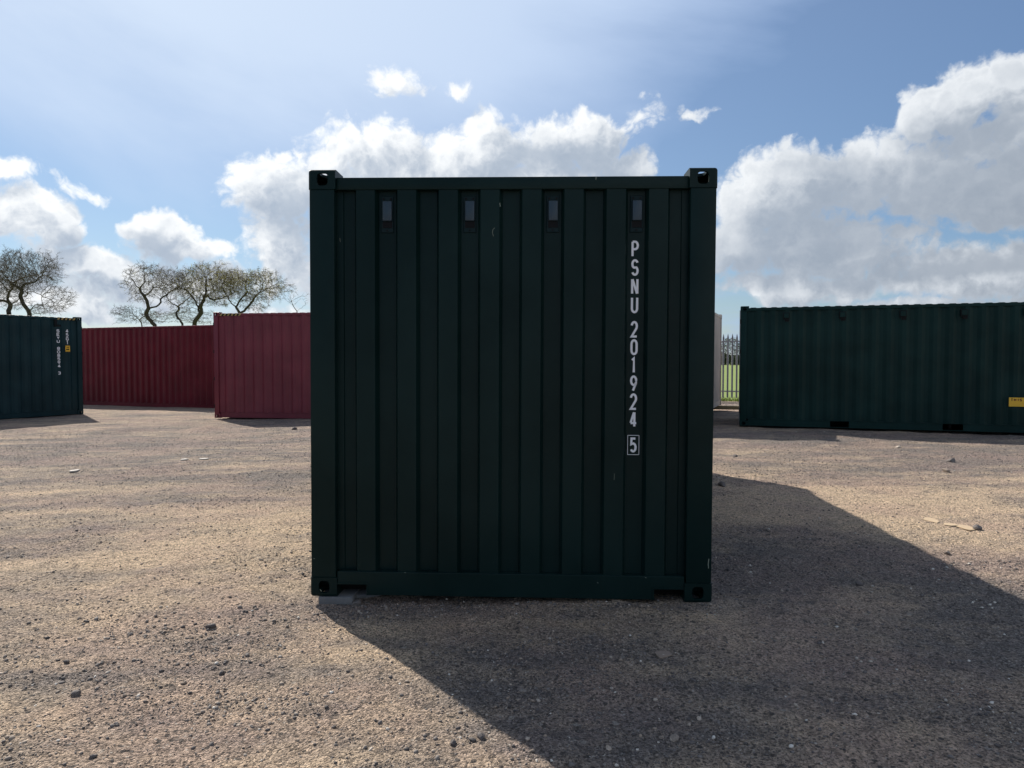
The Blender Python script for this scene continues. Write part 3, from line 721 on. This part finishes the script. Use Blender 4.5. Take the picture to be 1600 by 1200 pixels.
def scratch(parent, pts, d_, w, nm='scratch'):
    q = [m_local(a, b_, d_) for a, b_ in pts]; L, Rr = ribbon(q, w); vs = []
    for a, b_ in zip(L, Rr): vs += [(d_-.0012, a.x, a.y), (d_-.0012, b_.x, b_.y)]
    obj_from(nm, vs, [(2*j, 2*j+1, 2*j+3, 2*j+2) for j in range(len(L)-1)], M_CHIP, parent)
scratch(main, [(773,356),(770,359),(769.5,364),(771,369)], .0260, .0022)
scratch(main, [(781,317),(781.5,323)], .0260, .004)
scratch(main, [(931.5,276),(931,281)], .0195, .004)
scratch(main, [(1107.5,873),(1106.5,881),(1107,888)], .005, .0045)
scratch(main, [(960,740),(959.5,750)], .0260, .0015)
scratch(main, [(531,372),(532,378)], .0615, .002)
for q in [(490,872),(632,894),(933,910),(1008,902)]: scratch(main, [(q[0],q[1]),(q[0]+2,q[1]+1)], .005, .003)

# concrete pad under its left front corner
pc = PG(512, 944, -.03)
pad = MB().box(-.105, .105, -.004, .30, 0, .045).build('concrete_slab', M_CONC, None, .004, 2)
pad.location = (-1.080, MY+.040, MZ+.0053-.0465); pad.rotation_euler = (0, 0, R(-3))
tag(pad, 'grey concrete slab wedged under the left front corner of the near container', 'slab')
pad2 = MB().box(-.085, .085, -.07, .2, 0, .035).build('concrete_slab', M_CONC, None, .006, 2)
pad2.location = (-.935, MY+.22, MZ-.045); pad2.rotation_euler = (R(6), R(3), R(20)); tag(pad2, 'broken grey slab lying under the fork notch beside the corner pad', 'slab')

# far boxes -----------------------------------------------------------------
def place(px0, ybot0, Z0, px1, Z1, H):
    """origin = left lower corner of the visible long side, heading to (px1, Z1)"""
    a = PX(px0, ybot0, Z0); X1 = (px1-800)/FPX*Z1; return a, math.atan2(Z1-Z0, X1-a.x)
# right dark green 20 ft
a, rz = place(1155, 665.5, 15.42, 1600, 13.80, 2.591)
right = container('dark green container on the right with yellow notice low on its long side', 6.058, 2.591, M_GREEN2, a, rz, doors='near', pockets=True,
    side_vents=[(x, 0) for x in (.93, 2.02, 3.14, 4.22, 5.3)])
bx = 5.01
sgn = MB().box(0, .80, .0062, .0085, .525, .700).build('notice_plate', M_YELLOW, right); sgn.location = (bx, 0, 0)
for k, ch in enumerate('THIS E'):
    if ch != ' ': glyph('letter', ch, .040 if ch != 'I' else .040, .056, .013, M_INK, sgn, (.030+k*.052-(.0 if k < 3 else .008), .0062, .628), (1,0,0), (0,0,1), (0,-1,0))
# left blue-green high cube (right end seen): origin at its left end
e1 = PX(131, 647, 21.3); far_z = 19.3; X0 = (0-800)/FPX*far_z; dv = Vector((e1.x-X0, e1.y-far_z, 0)).normalized(); Lh = 12.192
a = e1-dv*Lh; rz = math.atan2(dv.y, dv.x)
left = container('blue green container at the left edge with white lettering and hazard stripes', Lh, 2.896, M_TEAL, a, rz, doors='far', hazard=[(Lh-.72, Lh-.19)])
lm = Matrix.Translation(a) @ Matrix.Rotation(rz, 4, 'Z')
def side_local(mw, px, py, d_=.010):
    inv = mw.inverted(); c = inv @ cam.location; v = inv.to_3x3() @ (PX(px, py, 1.0)-cam.location); t = (d_-c.y)/v.y; q = c+v*t; return q.x, q.z
def left_col(px_a, px_b, ya, yb, txt, w):
    n = len(txt)
    for k, ch in enumerate(txt):
        if ch == ' ': continue
        f = k/n; y0_ = ya+(yb-ya)*f; xx = px_a+(px_b-px_a)*f
        x, zt = side_local(lm, xx, y0_); _, zb = side_local(lm, xx, y0_+(yb-ya)/n); h = (zt-zb)
        glyph('letter', ch, w, h*.86, .017, M_LETTER, left, (x-w/2, .010, zb+h*.05), (1,0,0), (0,0,1), (0,-1,0))
left_col(90.5, 92.8, 514, 585.5, 'SEYU 808594 3', .085)
left_col(104.6, 105.6, 514, 538.5, '45G1', .080)
x, zt = side_local(lm, 105.6, 540); _, zb = side_local(lm, 105.6, 549.5)
lab = MB().box(x-.065, x+.065, .0055, .0080, zb, zt).build('height_label', M_YELLOW, left)
MB().box(x-.055, x+.055, .0040, .0052, zb+.012, zb+.020).box(x-.055, x+.055, .0040, .0052, zt-.020, zt-.012).box(x-.045, x+.045, .0040, .0052, zb+.05, zb+.085).box(x-.04, x+.04, .0040, .0052, zb+.11, zb+.13).build('label_print', M_BLACK, lab)
x, z = side_local(lm, 92, 505)
t = MB().box(x-.13, x-.05, .000, .0455, z-.10, z+.10).box(x-.05, x+.06, .000, .0455, z-.10, z-.04).build('vent', M_RUBBER, left, .006, 1)
# near maroon high cube
a, rz = place(335, 653, 19.5, 485, 19.05, 2.896)
red1 = container('maroon container partly hidden by the near green one, its post at the left', 12.192, 2.896, M_RED, a, rz, doors='near', hazard=[(.19, .75)])
# far crimson one
e2 = PX(336, 639, 24.05); e0 = PX(131, 636.5, 26.4); dv = Vector((e2.x-e0.x, e2.y-e0.y, 0)).normalized()
a = e2+dv*.9-dv*12.192; a.z = -.30; a.z = PX(336, 640, 24.05).z
red2 = container('deep crimson container farthest back, between blue green and maroon ones', 12.192, 2.896, M_RED2, a, math.atan2(dv.y, dv.x), doors='far')
# off-white one behind the near container; its right long side is seen
p1 = PX(1116.5, 640, 18.9); p2 = PX(1127, 631, 20.5); dv = Vector((p2.x-p1.x, p2.y-p1.y, 0)).normalized()
dirn = -dv; a = Vector((p2.x, p2.y, .13)) - Vector((0,0,0))
# local x runs back along the visible side; visible side is y = CW for that heading
a2 = Vector((p2.x, p2.y, .14)) - dv*6.058
lx_ = dv; ly_ = Vector((-dv.y, dv.x, 0))
# local y axis points to the left of travel, away from the visible side
white = container('off white container mostly hidden behind the near green one, raised on timber', 6.058, 2.591, M_WHITE, a2, math.atan2(dv.y, dv.x), doors='near')
tb = MB().box(-.55, .75, -.10, .10, 0, .10).build('timber_beam', M_WOOD, None, .008, 2)
tb.location = (p2.x-.22, p2.y-.30, .035); tb.rotation_euler = (0, 0, R(-14)); tag(tb, 'yellowish timber beam sticking out under the off white container', 'timber')
tb2 = MB().box(-1.6, 0, -.09, .09, 0, .10).build('timber_beam', M_WOOD, None, .008, 2)
tb2.location = (a2.x-.05, a2.y+.5, .035); tb2.rotation_euler = (0, 0, math.atan2(ly_.y, ly_.x)+math.pi); tag(tb2, 'timber beam under the front end of the off white container, out of sight', 'timber')
bpy.data.objects.remove(tb2)

# ------------------------------------------------------------------ palisade fence along the yard
fd = (YARD_B-YARD_A).normalized(); fz = math.atan2(fd.y, fd.x)
fence = empty('palisade_fence', 'grey steel palisade fence with pointed pales before the green field', 'fence', (YARD_A.x, YARD_A.y, 0), (0, 0, fz))
def pale_mesh():
    z0, z1, zt = .10, 2.22, 2.36; pr = [(-.033,.020),(-.026,0),(-.010,-.004),(0,.010),(.010,-.004),(.026,0),(.033,.020)]
    vs = []; fs = []; n = len(pr)
    for th_ in (0, .003):
        for z, k in ((z0,1),(z1,1),(zt-.06,.5),(zt,.06)): vs += [(x*k, y+th_, z) for x, y in pr]
    for s in (0, 1):
        o_ = s*4*n
        for r in range(3):
            for i in range(n-1):
                q = (o_+r*n+i, o_+r*n+i+1, o_+(r+1)*n+i+1, o_+(r+1)*n+i); fs.append(q if not s else q[::-1])
    for r in range(3):
        for i in (0, n-1): fs.append((r*n+i, (r+1)*n+i, 4*n+(r+1)*n+i, 4*n+r*n+i))
    me = bpy.data.meshes.new('pale'); me.from_pydata(vs, [], fs); me.materials.append(M_STEEL); return me
pm = pale_mesh(); FL = 13.5
for k in range(int(FL/.152)): instance(pm, 'pale', fence, (.05+k*.152, 0, random.uniform(-.01,.01)))
for z in (.30, 2.06): MB().box(0, FL, .006, .050, z, z+.045).build('rail', M_STEEL, fence)
for k in range(6): MB().box(.3+k*2.6-.05, .3+k*2.6+.05, .052, .098, -.3, 2.25).build('post', M_STEEL, fence)

# ------------------------------------------------------------------ leafless oaks
def at(px, py, D, off=0):
    p_ = PX(px, py, D); return np.array([p_.x, p_.y+off, p_.z])
def tube_mesh(P, Q, ra, rb, k=4):
    P = np.asarray(P); Q = np.asarray(Q); d = Q-P; L = np.linalg.norm(d, axis=1, keepdims=True); d = d/np.maximum(L, 1e-6)
    up = np.where(np.abs(d[:, 2:3]) > .9, np.array([[1.,0,0]]), np.array([[0,0,1.]])); u = np.cross(d, up); u /= np.linalg.norm(u, axis=1, keepdims=True); w = np.cross(d, u)
    vs = []
    for (C, r_) in ((P-d*np.asarray(ra)[:, None]*.3, ra), (Q, rb)):
        for j in range(k):
            t_ = 2*math.pi*j/k; vs.append(C+(u*math.cos(t_)+w*math.sin(t_))*np.asarray(r_)[:, None])
    Vv = np.stack(vs, 1).reshape(-1, 3); base_ = (np.arange(len(P))*2*k)[:, None, None]
    f = np.array([[j, (j+1) % k, k+(j+1) % k, k+j] for j in range(k)])[None]; return Vv, (base_+f).reshape(-1, 4)
def grow(limbs, D, crowns, seed, label, name='oak_tree', leaf=0.0, twigs=5, nat=1300, step_px=2.6, base_z=-.3, base_r=.30, leaf_col=None, group=None):
    r9 = np.random.default_rng(seed); s = D/FPX
    nodes = []; par = []
    lim_end = []
    for lb in limbs:
        off0 = None; pts3 = []
        depth = r9.normal(0, .9)
        for k, (x, y) in enumerate(lb): pts3.append(at(x, y, D, depth*(k/max(1, len(lb)-1))*1.2))
        p0 = pts3[0]
        if not nodes: nodes.append(p0); par.append(-1); last = 0
        else:
            last = int(np.argmin([np.linalg.norm(q-p0) for q in nodes])); sh = nodes[last]-p0
            pts3 = [q+sh*(1-.5*i/len(pts3)) for i, q in enumerate(pts3)]
        for a_, b_ in zip([nodes[last]]+pts3[1:-1] if len(pts3) > 1 else [], pts3[1:]):
            seg = max(1, int(np.linalg.norm(b_-nodes[last])/(step_px*s*1.5))); st_ = nodes[last]
            for i in range(1, seg+1):
                nodes.append(st_+(b_-st_)*i/seg+r9.normal(0, .02, 3)*(i < seg)*D/60*2.0); par.append(last); last = len(nodes)-1
    A = []
    for (cx_, cy_, rx, ry, w_) in crowns:
        n = int(nat*1.9*w_); v = r9.normal(0, 1, (n, 3)); v /= np.linalg.norm(v, axis=1, keepdims=True); rad = r9.random(n)**(1/3.6)
        lump = 1+.16*np.sin(v[:, 0]*5+seed)*np.cos(v[:, 2]*4+seed*2)
        if n > 200:
            ncl = max(6, int(26*w_)); cv = r9.normal(0, 1, (ncl, 3)); cv /= np.linalg.norm(cv, axis=1, keepdims=True); cp = cv*(r9.uniform(.45, .98, ncl)**.6)[:, None]
            k_ = r9.random(n) < .72; pk = cp[r9.integers(0, ncl, n)]+r9.normal(0, .13, (n, 3)); v0 = v*rad[:, None]; v0[k_] = pk[k_]
            rad = np.maximum(np.linalg.norm(v0, axis=1), 1e-3); v = v0/rad[:, None]
        c_ = at(cx_, cy_, D); A.append(c_+v*(rad*lump)[:, None]*np.array([rx*s*1.08, min(rx, 45)*s*.85, ry*s*1.04]))
    A = np.vstack(A); N_ = np.array(nodes); step = step_px*s; infl = 22*s; kill = 1.3*step
    best = np.full(len(A), 1e9); bi = np.zeros(len(A), int)
    def upd(start):
        nonlocal best, bi
        for i0 in range(start, len(nodes), 64):
            blk = np.array(nodes[i0:i0+64]); d_ = np.linalg.norm(A[:, None]-blk[None], axis=2); m_ = d_.argmin(1); dm_ = d_[np.arange(len(A)), m_]
            u_ = dm_ < best; best[u_] = dm_[u_]; bi[u_] = m_[u_]+i0
    upd(0)
    for it in range(70):
        act = best < infl if it < 60 else best < 1e8
        if not act.any(): break
        new = []
        ids = bi[act]; dirs = A[act]-np.array(nodes)[ids]; dirs /= np.linalg.norm(dirs, axis=1, keepdims=True)
        for nid in np.unique(ids):
            d_ = dirs[ids == nid].mean(0)+r9.normal(0, .26, 3)
            l_ = np.linalg.norm(d_); 
            if l_ < 1e-3: continue
            new.append((nodes[nid]+d_/l_*step, nid))
        st0 = len(nodes)
        for q, nid in new: nodes.append(q); par.append(int(nid))
        upd(st0); keep_ = best > kill
        A = A[keep_]; best = best[keep_]; bi = bi[keep_]
        if len(A) == 0 or len(nodes) > 9500: break
    N_ = np.array(nodes); par_ = np.array(par); n = len(N_)
    rad = np.zeros(n); cnt = np.zeros(n); tip = .0068*D/55; ex_ = 1.95
    acc = np.zeros(n)
    for i in range(n-1, -1, -1):
        rad[i] = max(tip, acc[i]**(1/ex_)) if acc[i] > 0 else tip
        if par_[i] >= 0: acc[par_[i]] += rad[i]**ex_
    kmax = base_r*.58/rad.max(); rad = tip+(rad-tip)*kmax if kmax < 3 else rad
    rad = np.where(rad > tip, tip+(rad-tip)*(rad/rad.max())**.32, rad)
    root = empty(name, label, 'tree', (N_[0][0], N_[0][1], base_z), (0,0,0), group); ro = np.array(root.location)
    N_ = N_-ro
    i_ = np.arange(1, n); P_ = N_[par_[1:]]; Q_ = N_[1:]; ra = np.minimum(rad[par_[1:]], rad[1:]*1.35); rb = rad[1:]
    thick_ = rb > .055*D/55
    tb0 = N_[0]; tl = np.array([[0.25,0,-.2],[.1,0,tb0[2]*.5]]); tl = np.vstack([tl, tb0[None]])
    tr = np.array([base_r*1.5, base_r*1.15, rad[0]])
    Vt, Ft = tube_mesh(tl[:-1], tl[1:], tr[:-1], tr[1:], 10); np_mesh('trunk', Vt, Ft, M_BARK, root, True)
    Vv, Fv = tube_mesh(P_[thick_], Q_[thick_], ra[thick_], rb[thick_], 7); np_mesh('limbs', Vv, Fv, M_BARK, root, True)
    Vv, Fv = tube_mesh(P_[~thick_], Q_[~thick_], ra[~thick_], rb[~thick_], 3); 
    # fine twigs at the outer nodes
    outer = i_[rb < tip*1.9]; T_P, T_Q = [], []
    for rep in range(twigs):
        d_ = N_[outer]-N_[par_[outer]]; d_ /= np.linalg.norm(d_, axis=1, keepdims=True); d_ = d_+r9.normal(0, .75, d_.shape); d_ /= np.linalg.norm(d_, axis=1, keepdims=True)
        ln = r9.uniform(1.5, 5.2, len(outer))[:, None]*s; T_P.append(N_[outer]); T_Q.append(N_[outer]+d_*ln)
    TP, TQ = np.vstack(T_P), np.vstack(T_Q); tw = np.full(len(TP), .0036*D/55)
    V2, F2 = tube_mesh(TP, TQ, tw*1.1, tw*.55, 3)
    o_ = np_mesh('twigs', np.vstack([Vv, V2]), np.vstack([Fv, F2+len(Vv)]), M_TWIG, root); o_['kind'] = 'stuff'
    if leaf > 0:
        nl = int(len(TQ)*leaf); idx = r9.integers(0, len(TQ), nl); c_ = TQ[idx]+r9.normal(0, .05, (nl, 3))
        if leaf_col is not None:
            wgt = np.ones(nl)*.12
            for (cx_, cy_, rr_) in leaf_col: wgt += np.exp(-(((c_+ro)-at(cx_, cy_, D))[:, [0, 2]]**2).sum(1)/(rr_*s)**2)
            c_ = c_[r9.random(nl) < wgt]; nl = len(c_)
        a_ = r9.normal(0, 1, (nl, 3)); a_ /= np.linalg.norm(a_, axis=1, keepdims=True); b_ = np.cross(a_, r9.normal(0, 1, (nl, 3))); b_ /= np.linalg.norm(b_, axis=1, keepdims=True)
        ls = r9.uniform(.018, .045, (nl, 1))*D/60
        Vl = np.stack([c_-a_*ls, c_+b_*ls*.6, c_+a_*ls, c_-b_*ls*.6], 1).reshape(-1, 3); Fl = np.arange(nl*4).reshape(-1, 4)
        l_ = np_mesh('leaf_buds', Vl, Fl, M_BUD, root); l_['kind'] = 'stuff'
    return root
M_BUD, T, b = material('young_leaf'); tcg = T.n('ShaderNodeTexCoord').outputs['Object']
T.put(b.inputs['Base Color'], T.mix(T.noise(tcg, 2, 3), rgb(.22,.20,.05), rgb(.34,.27,.08))); b.inputs['Roughness'].default_value = .7
tl_ = T.n('ShaderNodeBsdfTranslucent'); tl_.inputs[0].default_value = rgb(.34,.32,.07); ms = T.n('ShaderNodeMixShader'); ms.inputs[0].default_value = .45
T.put(ms.inputs[1], b.outputs[0]); T.put(ms.inputs[2], tl_.outputs[0]); T.put([n_ for n_ in T.nt.nodes if n_.type == 'OUTPUT_MATERIAL'][0].inputs[0], ms.outputs[0])

grow([[(14,490),(12,480),(11,474),(16,469),(19,463),(25,458),(22,454),(15,452),(8,448),(2,444)], [(11,474),(5,471),(-4,468),(-14,466),(-24,460)], [(19,463),(14,456),(16,448),(22,444)]],
     52, [(-30,440,55,34,.9),(8,430,38,34,1.1)], 3, 'leafless oak at the left edge of the photo with leaning trunk', base_r=.26, nat=1500)
grow([[(46,490),(41,480),(37,472),(35,464),(39,457),(38,452),(31,448),(25,444),(22,438),(14,428),(8,425)], [(46,490),(52,482),(60,477),(69,477),(78,480),(84,484),(89,481)], [(60,477),(61,471)],
      [(38,452),(41,446),(50,443),(57,441),(62,434),(67,430)], [(39,455),(50,454),(58,457),(68,463),(76,467)], [(84,483),(84,474),(87,466),(97,461)], [(25,444),(30,432),(38,424)]],
     50, [(38,424,46,30,1.5),(98,466,18,17,.45),(66,440,20,18,.3),(72,484,26,10,.25),(25,470,20,14,.15)], 4, 'leafless dark oak above the blue green container with low forked right limb', base_r=.24, nat=1500)
grow([[(242,508),(233,498),(230,490),(235,482),(233,470),(229,462),(224,452),(229,446),(234,440),(232,426)], [(235,482),(245,479),(250,472),(247,467),(255,460),(261,452),(270,447),(275,440)], [(229,462),(236,458),(242,450),(250,450)], [(224,452),(218,446),(212,436)]],
     60, [(229,440,32,25,1.0),(266,440,27,17,.6),(222,462,20,12,.2)], 5, 'leafless oak with S-shaped trunk, leftmost of the group behind the crimson container', base_r=.27, leaf=.10)
grow([[(285,506),(276,497),(272,488),(275,480),(284,477),(290,486),(292,497)], [(275,480),(266,472),(264,462)], [(284,477),(290,470),(296,462)]],
     61, [(272,462,17,22,.35),(292,470,14,18,.25)], 6, 'small crooked leafless oak between the S-shaped one and the budding one', base_r=.15, leaf=.15)
grow([[(304,507),(312,496),(320,488),(322,478),(330,468),(342,462),(352,450)], [(320,487),(310,481),(297,479),(290,473)], [(322,478),(318,466),(310,456),(300,448),(296,438)], [(330,468),(332,452),(328,438),(324,428)], [(324,474),(322,462),(326,450)], [(330,468),(340,474),(350,470),(362,462)]],
     60, [(322,443,42,31,1.4),(300,440,22,20,.4),(350,455,22,22,.4)], 8, 'budding oak with dark nest in its yellowish crown, middle of the group', base_r=.30, leaf=.55, leaf_col=[(340,450,26),(320,432,24),(345,470,16)])
grow([[(375,490),(370,480),(362,471),(356,460),(352,448),(358,438)], [(375,488),(388,478),(397,469),(402,462),(413,455),(425,450),(434,446)], [(402,462),(411,452),(414,440),(408,432)], [(371,480),(378,468),(388,456),(384,444),(388,436)], [(362,474),(350,477),(342,480)]],
     59, [(398,446,46,24,1.3),(360,440,24,20,.5),(398,476,24,12,.2)], 9, 'budding oak with two wide limbs, rightmost of the group above the maroon container', base_r=.26, leaf=.5, leaf_col=[(350,445,24),(370,440,22),(400,436,30),(430,448,14)])
grow([[(464,486),(458,476),(452,470),(449,464)], [(458,476),(456,466),(457,460)], [(452,470),(446,471)]], 62, [(456,466,10,8,.03),(480,466,9,10,.03)], 10, 'bare thin treetop peeping over the maroon container beside the near one', base_r=.07, twigs=1, nat=400)
grow([[(222,510),(218,500),(212,494)], [(218,500),(226,492)]], 84, [(212,492,32,13,.6),(300,494,34,12,.35),(252,496,25,10,.3)], 12, 'distant low leafless scrub tree behind the oak group', base_r=.12, nat=1100, twigs=3, step_px=2.4)
nest = stones('nest', np.array([[0,0,0],[.05,0,.06],[-.06,.03,.02]]), np.array([.17,.12,.12]), np.array([.0,.0,.0]))
pn = at(328.5, 437, 60); nest.location = pn; tag(nest, 'dark crow-sized nest in the crown of the middle budding oak', 'nest')

# ------------------------------------------------------------------ far hedge across the field
m_hedge = plain('hedge_leaves', (.060,.070,.028), .8, .55, .5, 0, 0)
def hedge(x0, x1, y, h, n, name, label, seed, mat):
    r9 = np.random.default_rng(seed); X = r9.uniform(x0, x1, n)
    top = h*(.62+.5*(vnoise(X/5+seed, X*0+2)+.5)+.18*vnoise(X/1.3, X*0+7)); Zz = top*r9.random(n)**.7; Yy = y+r9.normal(0, 1.2, n)+2*vnoise(X/6, X*0)
    c_ = np.stack([X, Yy, Zz-.1], -1); a_ = r9.normal(0, 1, (n, 3)); a_ /= np.linalg.norm(a_, axis=1, keepdims=True); b_ = np.cross(a_, r9.normal(0, 1, (n, 3))); b_ /= np.linalg.norm(b_, axis=1, keepdims=True)
    s_ = r9.uniform(.08, .28, (n, 1)); Vv = np.stack([c_-a_*s_, c_+b_*s_, c_+a_*s_, c_-b_*s_], 1).reshape(-1, 3)
    o_ = np_mesh(name, Vv, np.arange(n*4).reshape(-1, 4), mat); tag(o_, label, 'hedge', kind='stuff'); return o_
hedge(15, 160, 205, 3.2, 60000, 'hedge', 'dark hedge along the far side of the green field', 3, m_hedge)
m_far = plain('far_trees', (.13,.15,.10), .9, .4, .3, 0, 0)
hedge(15, 200, 260, 8.5, 45000, 'far_woodland', 'pale woodland beyond the far hedge', 5, m_far)

# short grass along the fence foot
n = 2600; r9 = np.random.default_rng(21); q = r9.uniform(1.5, 13, n); off = np.abs(r9.normal(0, .5, n))+.0
gx = YARD_A.x+fd.x*q-fd.y*(off*1.0); gy = YARD_A.y+fd.y*q+fd.x*(off*1.0); gz_ = ground_z(gx, gy, .3+0*gx)
hgt = r9.uniform(.06, .20, n); an = r9.uniform(0, 6.28, n); lean = r9.normal(0, .05, (n, 2))
Vg = np.stack([np.stack([gx-.012*np.cos(an), gy-.012*np.sin(an), gz_], -1), np.stack([gx+.012*np.cos(an), gy+.012*np.sin(an), gz_], -1), np.stack([gx+lean[:,0], gy+lean[:,1], gz_+hgt], -1)], 1).reshape(-1, 3)
gt = np_mesh('grass_tufts', Vg, np.arange(n*3).reshape(-1, 3), m_grass); tag(gt, 'rough grass at the foot of the palisade fence', 'grass', kind='stuff')
